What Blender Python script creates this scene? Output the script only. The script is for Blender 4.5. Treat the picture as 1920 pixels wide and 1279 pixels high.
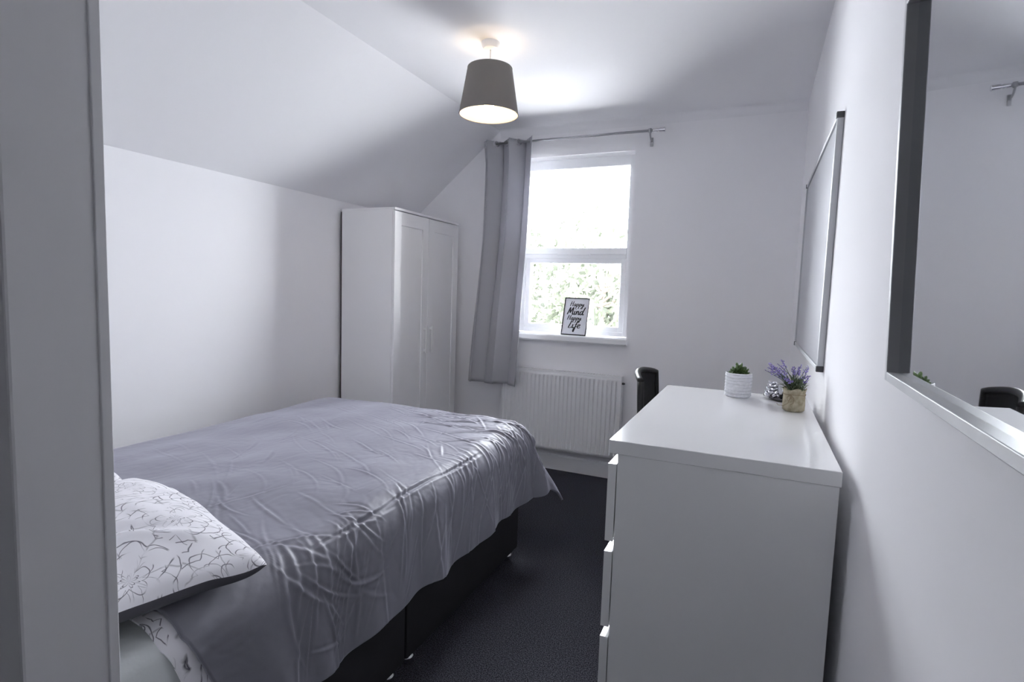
import bpy, bmesh, math, random
import numpy as np
from mathutils import Vector, Matrix

for o in list(bpy.data.objects):
    bpy.data.objects.remove(o, do_unlink=True)
scene = bpy.context.scene
COL = scene.collection
PI = math.pi

# ------------------------------------------------------------------ camera
CAM_H, YAW, PITCH, ROLL, FPX = 1.3577, .4176, .0878, .0328, 1028.72
fw = Vector((-math.sin(YAW)*math.cos(PITCH), math.cos(YAW)*math.cos(PITCH), -math.sin(PITCH)))
rt = Vector((math.cos(YAW), math.sin(YAW), 0))
up = rt.cross(fw)
r2 = rt*math.cos(ROLL) + up*math.sin(ROLL)
u2 = -rt*math.sin(ROLL) + up*math.cos(ROLL)
cam_data = bpy.data.cameras.new('camera')
cam = bpy.data.objects.new('camera', cam_data)
COL.objects.link(cam)
cam.matrix_world = Matrix(((r2.x, u2.x, -fw.x, 0), (r2.y, u2.y, -fw.y, 0), (r2.z, u2.z, -fw.z, CAM_H), (0, 0, 0, 1)))
cam_data.sensor_fit = 'HORIZONTAL'
cam_data.sensor_width = 36.0
cam_data.lens = FPX*36.0/1920.0
cam_data.clip_start = .02
scene.camera = cam

# ------------------------------------------------------------------ light, exposure
world = bpy.data.worlds.new('overcast_sky')
scene.world = world
world.use_nodes = True
bg = world.node_tree.nodes['Background']
bg.inputs[0].default_value = (.935, .94, 1.0, 1)
bg.inputs[1].default_value = 2.6
portal = bpy.data.lights.new('window_portal', 'AREA')      # sampling aid only: gives off nothing itself
portal.shape = 'RECTANGLE'; portal.size = .92; portal.size_y = 1.34
portal.cycles.is_portal = True
po = bpy.data.objects.new('window_portal', portal)
COL.objects.link(po)
po.location = (-1.31, 4.20, 1.72); po.rotation_euler = (-PI/2, 0, 0)
sun = bpy.data.lights.new('sun', 'SUN')                     # high sun behind the house: lights the yard, not the room
sun.energy = 2.0; sun.color = (1.0, .96, .95); sun.angle = math.radians(1.0)
so = bpy.data.objects.new('sun', sun)
COL.objects.link(so)
so.rotation_euler = (math.radians(20), 0, math.radians(12))
vs = scene.view_settings
vs.view_transform = 'Standard'
vs.look = 'None'
vs.gamma = 1.0
vs.exposure = 4.36
vs.use_curve_mapping = False
scene.cycles.max_bounces = 16
scene.cycles.diffuse_bounces = 12
scene.cycles.transparent_max_bounces = 16
scene.cycles.caustics_reflective = False
scene.cycles.caustics_refractive = False

# ------------------------------------------------------------------ helpers
def tag(o, label=None, cat=None, group=None, kind=None):
    if label: o['label'] = label
    if cat: o['category'] = cat
    if group: o['group'] = group
    if kind: o['kind'] = kind
    return o

def empty(name, loc=(0, 0, 0), rz=0.0):
    o = bpy.data.objects.new(name, None)
    o.empty_display_size = .05
    COL.objects.link(o)
    o.location = loc; o.rotation_euler = (0, 0, rz)
    return o

def link(name, me, m=None, parent=None, loc=None, rot=None, smooth=False):
    o = bpy.data.objects.new(name, me)
    COL.objects.link(o)
    if m is not None and not me.materials:
        for k in (m if isinstance(m, (list, tuple)) else [m]):
            me.materials.append(k)
    if parent is not None: o.parent = parent
    if loc is not None: o.location = loc
    if rot is not None: o.rotation_euler = rot
    if smooth: shade(me)
    return o

def shade(me, angle=None):
    me.polygons.foreach_set('use_smooth', [True]*len(me.polygons))
    if angle is not None:
        me.set_sharp_from_angle(angle=angle)

class MB:
    """collects shapes for ONE part and links them as one mesh"""
    def __init__(self): self.v = []; self.f = []; self.mi = []
    def add(self, vs_, fs, mi=0):
        n = len(self.v)
        self.v += [tuple(p) for p in vs_]
        self.f += [tuple(i+n for i in q) for q in fs]
        self.mi += [mi]*len(fs)
        return self
    def box(self, x0, x1, y0, y1, z0, z1, bev=0.0, mi=0):
        if bev <= 0:
            vv = [(x0,y0,z0),(x1,y0,z0),(x1,y1,z0),(x0,y1,z0),(x0,y0,z1),(x1,y0,z1),(x1,y1,z1),(x0,y1,z1)]
            return self.add(vv, [(0,3,2,1),(4,5,6,7),(0,1,5,4),(1,2,6,5),(2,3,7,6),(3,0,4,7)], mi)
        bm = bmesh.new()
        bmesh.ops.create_cube(bm, size=1)
        for v in bm.verts:
            v.co = Vector(((x0+x1)/2+v.co.x*(x1-x0), (y0+y1)/2+v.co.y*(y1-y0), (z0+z1)/2+v.co.z*(z1-z0)))
        bmesh.ops.bevel(bm, geom=bm.edges[:], offset=bev, segments=2, profile=.5, affect='EDGES')
        return self.bm(bm, mi)
    def bm(self, bm, mi=0):
        bm.verts.index_update()
        self.add([v.co[:] for v in bm.verts], [[v.index for v in f.verts] for f in bm.faces], mi)
        bm.free()
        return self
    def prism(self, prof, axis, a, b, mi=0):
        """prof: list of 2D points; extruded along axis (0,1,2) from a to b"""
        def P(p, t):
            if axis == 0: return (t, p[0], p[1])
            if axis == 1: return (p[0], t, p[1])
            return (p[0], p[1], t)
        n = len(prof)
        vv = [P(p, a) for p in prof]+[P(p, b) for p in prof]
        ff = [(i, (i+1) % n, (i+1) % n+n, i+n) for i in range(n)]
        ff += [tuple(reversed(range(n))), tuple(range(n, 2*n))]
        return self.add(vv, ff, mi)
    def lathe(self, prof, c=(0, 0, 0), n=40, mi=0, cap=False):
        vv = []; ff = []
        for (r_, z) in prof:
            for k in range(n):
                a = 2*PI*k/n
                vv.append((c[0]+r_*math.cos(a), c[1]+r_*math.sin(a), c[2]+z))
        for j in range(len(prof)-1):
            for k in range(n):
                k2 = (k+1) % n
                ff.append((j*n+k, j*n+k2, (j+1)*n+k2, (j+1)*n+k))
        if cap:
            ff.append(tuple(reversed(range(n))))
            ff.append(tuple(range((len(prof)-1)*n, len(prof)*n)))
        return self.add(vv, ff, mi)
    def tube(self, pts, r_, n=10, mi=0):
        """tube along a polyline; r_ number or list"""
        pts = [Vector(p) for p in pts]
        m = len(pts)
        rs = r_ if isinstance(r_, (list, tuple)) else [r_]*m
        t0 = (pts[1]-pts[0]).normalized()
        ref = Vector((0, 0, 1)) if abs(t0.z) < .9 else Vector((1, 0, 0))
        nrm = t0.cross(ref).normalized()
        vv = []; ff = []
        for i in range(m):
            t = (pts[min(i+1, m-1)]-pts[max(i-1, 0)]).normalized()
            nrm = (nrm-t*nrm.dot(t)).normalized()
            bn = t.cross(nrm)
            for k in range(n):
                a = 2*PI*k/n
                vv.append(pts[i]+(nrm*math.cos(a)+bn*math.sin(a))*rs[i])
        for i in range(m-1):
            for k in range(n):
                k2 = (k+1) % n
                ff.append((i*n+k, i*n+k2, (i+1)*n+k2, (i+1)*n+k))
        ff.append(tuple(reversed(range(n))))
        ff.append(tuple(range((m-1)*n, m*n)))
        return self.add(vv, ff, mi)
    def build(self, name, m, parent=None, smooth=None, **kw):
        me = bpy.data.meshes.new(name)
        me.from_pydata(self.v, [], self.f)
        ms = m if isinstance(m, (list, tuple)) else [m]
        for k in ms: me.materials.append(k)
        if len(ms) > 1: me.polygons.foreach_set('material_index', self.mi)
        bm = bmesh.new(); bm.from_mesh(me)
        bmesh.ops.recalc_face_normals(bm, faces=bm.faces)
        bm.to_mesh(me); bm.free()
        me.update()
        if smooth: shade(me, smooth if smooth is not True else None)
        return link(name, me, None, parent, **kw)

def rot2(p, a):
    return (p[0]*math.cos(a)-p[1]*math.sin(a), p[0]*math.sin(a)+p[1]*math.cos(a))

# ------------------------------------------------------------------ materials
def mat(name, col, rough=.5, metal=0.0, spec=.5, **kw):
    m = bpy.data.materials.new(name)
    m.use_nodes = True
    b = m.node_tree.nodes['Principled BSDF']
    b.inputs['Base Color'].default_value = (*col, 1)
    b.inputs['Roughness'].default_value = rough
    b.inputs['Metallic'].default_value = metal
    b.inputs['Specular IOR Level'].default_value = spec
    for k, v in kw.items():
        b.inputs[k.replace('_', ' ')].default_value = v
    return m

def nodes(m):
    return m.node_tree.nodes, m.node_tree.links, m.node_tree.nodes['Principled BSDF']

def add_bump(m, scale, strength, dist=.001, detail=4, src=None):
    n, l, b = nodes(m)
    tc = n.new('ShaderNodeTexCoord')
    nz = n.new('ShaderNodeTexNoise'); nz.inputs['Scale'].default_value = scale; nz.inputs['Detail'].default_value = detail
    l.new(tc.outputs['Object'], nz.inputs['Vector'])
    bp = n.new('ShaderNodeBump'); bp.inputs['Strength'].default_value = strength; bp.inputs['Distance'].default_value = dist
    l.new(nz.outputs['Fac'], bp.inputs['Height'])
    l.new(bp.outputs['Normal'], b.inputs['Normal'])
    return nz

def mottled(m, c1, c2, scale, detail=4, lo=.35, hi=.65):
    n, l, b = nodes(m)
    tc = n.new('ShaderNodeTexCoord')
    nz = n.new('ShaderNodeTexNoise'); nz.inputs['Scale'].default_value = scale; nz.inputs['Detail'].default_value = detail
    l.new(tc.outputs['Object'], nz.inputs['Vector'])
    cr = n.new('ShaderNodeValToRGB')
    cr.color_ramp.elements[0].position = lo; cr.color_ramp.elements[0].color = (*c1, 1)
    cr.color_ramp.elements[1].position = hi; cr.color_ramp.elements[1].color = (*c2, 1)
    l.new(nz.outputs['Fac'], cr.inputs['Fac'])
    l.new(cr.outputs['Color'], b.inputs['Base Color'])
    return cr

M = {}
M['wall'] = mat('wall_paint', (.912, .907, .925), .9, spec=.05); add_bump(M['wall'], 60, .06, .002)
M['ceil'] = mat('ceiling_paint', (.87, .867, .885), .9, spec=.05); add_bump(M['ceil'], 45, .05, .002)
M['trim'] = mat('trim_gloss_paint', (.88, .88, .90), .35); add_bump(M['trim'], 40, .03, .001)
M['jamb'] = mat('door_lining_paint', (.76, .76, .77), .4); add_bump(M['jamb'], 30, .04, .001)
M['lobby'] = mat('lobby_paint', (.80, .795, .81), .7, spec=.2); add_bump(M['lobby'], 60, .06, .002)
M['carpet'] = mat('charcoal_carpet', (.02, .02, .025), .95, spec=.1)
mottled(M['carpet'], (.018, .018, .024), (.12, .12, .145), 230, 3, .40, .66)
add_bump(M['carpet'], 330, .9, .006, 3)
M['upvc'] = mat('white_upvc', (.90, .905, .92), .3); add_bump(M['upvc'], 25, .02, .001)
M['lacquer'] = mat('white_gloss_lacquer', (.84, .845, .845), .12); add_bump(M['lacquer'], 9, .02, .0008)
M['melamine'] = mat('white_melamine', (.86, .855, .86), .40, spec=.7); add_bump(M['melamine'], 300, .03, .0005)
M['handle'] = mat('white_plastic_handle', (.82, .82, .81), .3); add_bump(M['handle'], 60, .02, .0005)
M['darkgap'] = mat('brown_backboard', (.06, .05, .05), .8); add_bump(M['darkgap'], 80, .1, .001)
M['radiator'] = mat('radiator_enamel', (.90, .90, .91), .3); add_bump(M['radiator'], 70, .02, .0005)
M['chrome'] = mat('polished_chrome', (.82, .82, .84), .12, 1.0); add_bump(M['chrome'], 30, .02, .0005)
M['steel'] = mat('brushed_steel', (.42, .42, .44), .32, 1.0); add_bump(M['steel'], 200, .06, .0005)
M['divan'] = mat('charcoal_divan_fabric', (.030, .029, .033), .9, spec=.15); add_bump(M['divan'], 700, .3, .001)
M['sheet'] = mat('white_fitted_sheet', (.70, .73, .73), .85, spec=.15); add_bump(M['sheet'], 18, .25, .01)
M['curtain'] = mat('grey_curtain_cloth', (.56, .56, .59), .8, spec=.2, Sheen_Weight=.15); add_bump(M['curtain'], 500, .12, .001)
n_, l_, b_ = nodes(M['curtain'])
tl_ = n_.new('ShaderNodeBsdfTranslucent'); tl_.inputs[0].default_value = (.50, .50, .55, 1)
mxs = n_.new('ShaderNodeMixShader'); mxs.inputs[0].default_value = .22
l_.new(b_.outputs[0], mxs.inputs[1]); l_.new(tl_.outputs[0], mxs.inputs[2])
l_.new(mxs.outputs[0], n_['Material Output'].inputs['Surface'])
M['black'] = mat('black_plastic', (.012, .012, .013), .45); add_bump(M['black'], 200, .05, .0005)
M['blackmesh'] = mat('black_mesh_cloth', (.012, .012, .013), .75); add_bump(M['blackmesh'], 900, .4, .001)
M['mirror'] = mat('mirror_silvering', (.80, .82, .84), .015, 1.0)
M['mframe'] = mat('silver_grey_frame', (.66, .665, .69), .4, 0.0); add_bump(M['mframe'], 120, .05, .0005)
M['board'] = mat('grey_board_enamel', (.55, .56, .60), .30); add_bump(M['board'], 15, .02, .0005)
M['alu'] = mat('board_aluminium', (.55, .56, .58), .4, .5); add_bump(M['alu'], 150, .05, .0005)
M['dkplastic'] = mat('dark_grey_plastic', (.06, .06, .065), .5); add_bump(M['dkplastic'], 100, .05, .0005)

# ------------------------------------------------------------------ room shell
XR, XL, YF, ZC, ZK, XS = .2112, -2.6965, 3.9674, 2.6077, 1.9538, -1.9201
NX, NY0, NY1 = -.885, .380, .50           # end of the entrance wall
YB = -1.9
WX0, WX1, WZ0, WZ1 = -1.765, -.8565, 1.052, 2.386
T = .25
def struct(mb, name, m, label, cat=None, parent=None, **kw):
    o = mb.build(name, m, parent, **kw)
    if parent is None: tag(o, label, cat or name.split('_')[0], kind='structure')
    return o

struct(MB().box(XL-.1, XR+.1, YB-.1, YF+.3, -.12, 0), 'floor', M['carpet'], 'dark charcoal carpet covering the bedroom floor', 'floor')
struct(MB().box(XL-.15, XL, NY0, YF+T, 0, ZK+.25), 'wall_left', M['wall'], 'long white wall beside the bed under the sloped ceiling', 'wall')
struct(MB().box(XR, XR+.15, YB-.1, YF+T, 0, ZC+.1), 'wall_right', M['wall'], 'white wall carrying the mirror and the grey board', 'wall')
w = MB()
w.box(XL-.15, WX0, YF, YF+T, 0, ZC+.1)
w.box(WX1, XR+.15, YF, YF+T, 0, ZC+.1)
w.box(WX0, WX1, YF, YF+T, 0, WZ0-.05)
w.box(WX0, WX1, YF, YF+T, WZ1, ZC+.1)
struct(w, 'wall_far', M['wall'], 'white gable wall with the window and the radiator', 'wall')
struct(MB().box(XS, XR+.1, YB-.1, YF+.1, ZC, ZC+.1), 'ceiling', M['ceil'], 'flat white ceiling the pendant lamp hangs from', 'ceiling')
sl = math.hypot(ZC-ZK, XS-XL)
nx, nz = -(ZC-ZK)/sl*.1, (XS-XL)/sl*.1
ex = (XS-XL)/sl*.12; ez = (ZC-ZK)/sl*.12
struct(MB().prism([(XL-ex, ZK-ez), (XS, ZC), (XS+nx, ZC+nz), (XL-ex+nx, ZK-ez+nz)], 1, NY0, YF+.1), 'ceiling_slope', M['ceil'],
       'sloped white ceiling rising from the wall behind the bed', 'ceiling')
# entrance wall end that closes the view on the left, with the corner bead the photo shows
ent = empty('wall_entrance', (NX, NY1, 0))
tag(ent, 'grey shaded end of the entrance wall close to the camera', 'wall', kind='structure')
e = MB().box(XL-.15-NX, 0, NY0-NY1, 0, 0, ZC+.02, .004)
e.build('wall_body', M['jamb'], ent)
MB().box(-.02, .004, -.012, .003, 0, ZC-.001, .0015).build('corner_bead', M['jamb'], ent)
# the entrance lobby the camera stands in
struct(MB().box(-1.75, XR+.15, YB-.12, YB, 0, ZC+.1), 'wall_back', M['lobby'], 'white back wall of the entrance lobby', 'wall')
struct(MB().box(-1.95, -1.6, YB-.1, NY0, 0, ZC+.1), 'wall_lobby', M['lobby'], 'white side wall of the entrance lobby', 'wall')
# baseboards
def skirting(name, prof, axis, a, b, label):
    struct(MB().prism(prof, axis, a, b), name, M['trim'], label, 'baseboard')
hh, tt = .118, .016
skirting('baseboard_far', [(YF, 0), (YF-tt, 0), (YF-tt, hh-.012), (YF-tt*.5, hh), (YF, hh)], 0, XL, XR, 'white baseboard under the radiator along the window wall')
skirting('baseboard_left', [(XL, 0), (XL+tt, 0), (XL+tt, hh-.012), (XL+tt*.5, hh), (XL, hh)], 1, NY1, YF-tt, 'white baseboard along the wall beside the bed')
skirting('baseboard_right', [(XR, 0), (XR-tt, 0), (XR-tt, hh-.012), (XR-tt*.5, hh), (XR, hh)], 1, YB, YF-tt, 'white baseboard along the wall behind the chest of drawers')
# softly rounded plaster band where the gable wall meets the ceiling
prof = []
for k in range(9):
    a = k/8*PI/2
    prof.append((YF-.040*(1-math.sin(a))**1.0, ZC-.058*(1-math.cos(a))))
prof = [(YF+.01, ZC+.01), (YF-.040, ZC+.01)]+prof+[(YF+.01, ZC-.058)]
struct(MB().prism(prof, 0, XS+.01, XR), 'trim_1', M['ceil'], 'rounded plaster band between the window wall and the ceiling', 'trim', smooth=math.radians(40))

# ------------------------------------------------------------------ window
win = empty('window_1', ((WX0+WX1)/2, 4.08, WZ0))
tag(win, 'bright white framed window with one horizontal transom above the radiator', 'window', kind='structure')
hw = (WX1-WX0)/2; wh = WZ1-WZ0
def ring(x0, x1, z0, z1, y0, y1, t, bev=.004, tb=None, tt_=None):
    tb = tb or t; tt_ = tt_ or t
    m = MB()
    m.box(x0, x0+t, y0, y1, z0, z1, bev); m.box(x1-t, x1, y0, y1, z0, z1, bev)
    m.box(x0+t-.002, x1-t+.002, y0, y1, z0, z0+tb, bev); m.box(x0+t-.002, x1-t+.002, y0, y1, z1-tt_, z1, bev)
    return m
ring(-hw, hw, 0, wh, 0, .07, .055, tb=.035, tt_=.072).build('frame', M['upvc'], win)
zt0, zt1 = 1.635-WZ0, 1.715-WZ0
MB().box(-hw+.05, hw-.05, -.012, .06, zt0+.03, zt1, .005).box(-hw+.05, hw-.05, -.004, .06, zt0, zt0+.034, .004).build('transom', M['upvc'], win)
ring(-hw+.053, hw-.053, .033, zt0+.002, .008, .055, .038).build('lower_sash', M['upvc'], win)
MB().box(-.13, .13, -.022, -.010, zt0+.022, zt0+.036, .003).build('trickle_vent', M['upvc'], win)
glass = bpy.data.materials.new('window_glass'); glass.use_nodes = True
gn, gl = glass.node_tree.nodes, glass.node_tree.links
gn.remove(gn['Principled BSDF'])
tr = gn.new('ShaderNodeBsdfTransparent'); tr.inputs[0].default_value = (.94, .96, .955, 1)
gg = gn.new('ShaderNodeBsdfGlossy'); gg.inputs['Roughness'].default_value = .02
fr = gn.new('ShaderNodeFresnel'); fr.inputs['IOR'].default_value = 1.45
mx = gn.new('ShaderNodeMixShader')
gl.new(fr.outputs[0], mx.inputs[0]); gl.new(tr.outputs[0], mx.inputs[1]); gl.new(gg.outputs[0], mx.inputs[2])
gl.new(mx.outputs[0], gn['Material Output'].inputs['Surface'])
MB().box(-hw+.05, hw-.05, .030, .034, zt1-.01, wh-.065).build('pane', glass, win)
MB().box(-hw+.085, hw-.085, .030, .034, .065, zt0-.03).build('pane', glass, win)
# sill board
sb = MB().prism([(3.928, 1.000), (3.922, 1.010), (3.922, 1.042), (3.932, 1.052), (4.082, 1.052), (4.082, 1.000)], 0, WX0-.03, WX1+.012)
struct(sb, 'trim_2', M['upvc'], 'white window sill board with a rounded nose', 'sill')

# ------------------------------------------------------------------ outside: ground, tree
struct(MB().box(-30, 25, 4.4, 45, -3.3, -3.2), 'ground', mat('pale_paving', (.50, .495, .50), .9), 'pale paved yard far below the window', 'ground')
add_bump(bpy.data.materials['pale_paving'], 8, .3, .02)
rng = random.Random(5)
leafm = mat('leaf_green', (.002, .003, .001), .9, spec=0.0)
mottled(leafm, (.028, .032, .022), (.055, .060, .048), 1.2)
barkm = mat('bark_brown', (.10, .08, .06), .9); add_bump(barkm, 30, .6, .02)
def tree(loc, h, rad, nleaf, seed, label):
    g = random.Random(seed)
    root = empty('garden_tree', loc)
    tag(root, label, 'tree', 'trees outside the window')
    tr_ = MB().tube([(0, 0, 0), (.05, 0, h*.3), (-.03, .05, h*.55), (.02, 0, h*.8)], [.16, .13, .09, .04], 8)
    lf = MB()
    for b in range(26):
        a = g.uniform(0, 2*PI); z0 = h*g.uniform(.35, .75); L = rad*g.uniform(.5, 1.0)
        end = Vector((math.cos(a)*L, math.sin(a)*L, z0+h*g.uniform(.05, .28)))
        tr_.tube([(0, 0, z0), (end.x*.5, end.y*.5, z0*.6+end.z*.4+.05), end], [.05, .03, .01], 5)
        for k in range(nleaf//26):
            c = end*g.uniform(.55, 1.05)+Vector((g.gauss(0, .6), g.gauss(0, .6), g.gauss(0, .5)))
            c.z = c.z if c.z > .3*h else .3*h+abs(g.gauss(0, .3))
            d = Vector((g.gauss(0, 1), g.gauss(0, 1), g.gauss(0, 1))).normalized()
            s_ = d.orthogonal().normalized()
            L2 = g.uniform(.10, .22)
            lf.add([c-d*L2, c+s_*L2*.42+d*L2*.1, c+d*L2, c-s_*L2*.42+d*L2*.1], [(0, 1, 2, 3)])
    tr_.build('trunk', barkm, root, smooth=True)
    lf.build('foliage', leafm, root)
tree((-4.5, 17.0, -3.2), 6.6, 2.8, 2600, 3, 'leafy garden tree seen faintly through the lower half of the window')
tree((-7.3, 24.0, -3.2), 8.6, 3.4, 2000, 9, 'taller pale tree farther out whose top shows through the upper pane')

# ------------------------------------------------------------------ pendant lamp
LX, LY = -1.312, 2.572
lamp = empty('pendant_lamp', (LX, LY, ZC))
tag(lamp, 'lit pendant lamp with a tapered dark grey fabric shade', 'lamp')
MB().lathe([(0, -.034), (.022, -.034), (.036, -.030), (.044, -.018), (.046, -.010), (.046, 0)], n=40).build('ceiling_rose', M['upvc'], lamp, smooth=math.radians(40))
MB().tube([(0, 0, -.030), (0, 0, -.16), (0, 0, -.215)], .0032, 8).build('cord', M['upvc'], lamp, smooth=True)
MB().lathe([(0, -.205), (.012, -.205), (.019, -.215), (.019, -.262), (0, -.262)], n=24).build('lamp_holder', M['upvc'], lamp, smooth=math.radians(40))
shm = bpy.data.materials.new('grey_shade_fabric'); shm.use_nodes = True
n_, l_, b_ = nodes(shm)
b_.inputs['Base Color'].default_value = (.26, .245, .235, 1); b_.inputs['Roughness'].default_value = .85
add_bump(shm, 400, .2, .001)
shi = mat('white_shade_lining', (.85, .83, .78), .6)
def glow_through(m, col, f):
    n, l, b = nodes(m)
    t_ = n.new('ShaderNodeBsdfTranslucent'); t_.inputs[0].default_value = (*col, 1)
    x_ = n.new('ShaderNodeMixShader'); x_.inputs[0].default_value = f
    l.new(b.outputs[0], x_.inputs[1]); l.new(t_.outputs[0], x_.inputs[2])
    l.new(x_.outputs[0], n['Material Output'].inputs['Surface'])
glow_through(shi, (.8, .7, .5), .25)
glow_through(shm, (.6, .5, .35), .12)
add_bump(shi, 300, .05, .0005)
ST, SB, RT_, RB = -.126, -.352, .113, .151
shade_o = MB().lathe([(RT_, ST), (RB, SB), (RB-.002, SB), (RT_-.002, ST), (RT_, ST)], n=64).build('lamp_shade', shm, lamp, smooth=math.radians(40))
MB().lathe([(RT_-.003, ST-.001), (RB-.003, SB+.001)], n=64).build('shade_lining', shi, shade_o, smooth=True)
for (rr, zz) in ((RT_-.001, ST), (RB-.001, SB)):
    MB().tube([(rr*math.cos(a), rr*math.sin(a), zz) for a in [2*PI*k/48 for k in range(49)]], .0022, 6).build('shade_ring', shm, shade_o, smooth=True)
sp = MB()
for k in range(3):
    a = 2*PI*k/3+.4
    sp.tube([(0.018*math.cos(a), .018*math.sin(a), -.235), (RT_*.98*math.cos(a), RT_*.98*math.sin(a), ST-.004)], .0015, 6)
sp.build('shade_carrier', M['upvc'], shade_o)
bulbm = bpy.data.materials.new('warm_bulb_glow'); bulbm.use_nodes = True
n_, l_, b_ = nodes(bulbm)
b_.inputs['Base Color'].default_value = (1, .9, .75, 1)
b_.inputs['Emission Color'].default_value = (1.0, .74, .44, 1)
b_.inputs['Emission Strength'].default_value = 2.7
MB().lathe([(0, -.322), (.012, -.320), (.022, -.313), (.028, -.300), (.028, -.288), (.022, -.272), (.015, -.262), (.014, -.258)], n=28).build('bulb', bulbm, lamp, smooth=True)

# ------------------------------------------------------------------ wardrobe
WXF, WY0, WY1, WH = -2.2209, 3.038, 3.882, 1.896
WB = XL+.018
ward = empty('wardrobe', ((WXF+WB)/2, (WY0+WY1)/2, 0))
tag(ward, 'tall white wardrobe with two panelled doors in the far corner', 'wardrobe')
def W(mb, name, m, parent=ward, **kw):
    o = mb.build(name, m, parent, **kw)
    return o
ox, oy = (WXF+WB)/2, (WY0+WY1)/2
fx = WXF-ox; bx = WB-ox; y0 = WY0-oy; y1 = WY1-oy
W(MB().box(bx+.012, fx-.02, y0, y0+.018, 0, WH-.016, .001), 'side_panel', M['melamine'])
W(MB().box(bx+.012, fx-.02, y1-.018, y1, 0, WH-.016, .001), 'side_panel', M['melamine'])
W(MB().box(bx+.012, fx, y0-.002, y1+.002, WH-.016, WH, .0015), 'top_panel', M['melamine'])
W(MB().box(bx+.012, fx-.03, y0+.018, y1-.018, .06, .078), 'bottom_panel', M['melamine'])
W(MB().box(bx, bx+.012, y0+.004, y1-.004, .02, WH-.02), 'back_panel', M['darkgap'])
W(MB().box(fx-.045, fx-.03, y0+.018, y1-.018, 0, .06), 'plinth', M['melamine'])
def door(ya, yb, hy):
    m = MB()
    s = .075
    xa, xb = fx-.019, fx-.001
    za, zb = .062, WH-.022
    m.box(xa, xb, ya, ya+s, za, zb, .0015); m.box(xa, xb, yb-s, yb, za, zb, .0015)
    m.box(xa, xb, ya+s-.001, yb-s+.001, za, za+.09, .0015); m.box(xa, xb, ya+s-.001, yb-s+.001, zb-.09, zb, .0015)
    d = W(m, 'door', M['melamine'])
    W(MB().box(xa+.002, xb-.007, ya+s-.004, yb-s+.004, za+.086, zb-.086), 'door_panel', M['melamine'], d)
    h = MB()
    h.box(xb+.016, xb+.026, hy-.009, hy+.009, .895, 1.095, .003)
    h.box(xb-.001, xb+.018, hy-.006, hy+.006, .905, .925, .002).box(xb-.001, xb+.018, hy-.006, hy+.006, 1.065, 1.085, .002)
    W(h, 'handle', M['handle'], d)
ym = (y0+y1)/2-.01
door(y0+.001, ym-.0015, ym-.040)
door(ym+.0015, y1-.001, ym+.040)

# ------------------------------------------------------------------ radiator
RX0, RX1, RZ0, RZ1, RYF = -1.80, -.856, .168, .775, 3.872
rad = empty('radiator', ((RX0+RX1)/2, RYF+.04, RZ0))
tag(rad, 'white ribbed panel radiator under the window', 'radiator')
rw = (RX1-RX0)/2; rh = RZ1-RZ0
yfr = -.04
NR = 28
prof = []
pitch = (2*rw-.02)/NR
xs_ = []
for k in range(NR):
    xa = -rw+.01+k*pitch
    for (u_, d_) in ((.10, 0), (.24, .011), (.30, .012), (.42, .012), (.56, 0), (.97, 0)):
        xs_.append((xa+u_*pitch, d_))
xs_ = [(-rw, 0)]+xs_+[(rw, 0)]
pm = MB(); vv = []; ff = []
zl = [(0, .35, 0), (.012, 0, 0), (.030, 0, 0), (.048, 0, 1), (rh-.048, 0, 1), (rh-.030, 0, 0), (rh-.012, 0, 0), (rh, .35, 0)]
for (z, sh, on) in zl:
    for (x, d_) in xs_:
        vv.append((x, yfr+.012+(-.0 if on else -.0)+d_*on+sh*.03, z))
nn = len(xs_)
for j in range(len(zl)-1):
    for i in range(nn-1):
        ff.append((j*nn+i, j*nn+i+1, (j+1)*nn+i+1, (j+1)*nn+i))
pm.add(vv, ff)
W(pm, 'front_panel', M['radiator'], rad, smooth=math.radians(50))
W(MB().box(-rw+.004, rw-.004, .022, .034, .01, rh-.01, .004), 'back_panel', M['radiator'], rad)
g = MB().box(-rw, rw, yfr+.012, yfr+.017, rh-.006, rh+.006, .001).box(-rw, rw, .030, .036, rh-.006, rh+.006, .001)
for k in range(46):
    xx = -rw+.01+k*(2*rw-.02)/45
    g.box(xx-.004, xx+.004, yfr+.014, .034, rh+.001, rh+.005)
W(g, 'top_grille', M['radiator'], rad)
for sx in (-1, 1):
    W(MB().box(sx*rw-.0015, sx*rw+.0015, yfr+.016, .034, .012, rh+.005, .001), 'end_cap', M['radiator'], rad)
v = MB().tube([(rw+.002, -.006, rh-.045), (rw+.018, -.006, rh-.045)], .008, 12)
v.tube([(rw+.018, -.006, rh-.045), (rw+.024, -.006, rh-.045)], .004, 8)
W(v, 'bleed_valve', M['dkplastic'], rad, smooth=math.radians(40))
for sx in (-1, 1):
    W(MB().box(sx*(rw-.165)-.015, sx*(rw-.165)+.015, .034, .0545, .1, rh-.1), 'wall_bracket', M['radiator'], rad)
for sx in (-1, 1):
    W(MB().tube([(sx*(rw-.03), 0, .03), (sx*(rw-.03), 0, -.05), (sx*(rw-.03), 0, -RZ0+.003)], .0075, 10), 'pipe', M['radiator'], rad, smooth=True)

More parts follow.
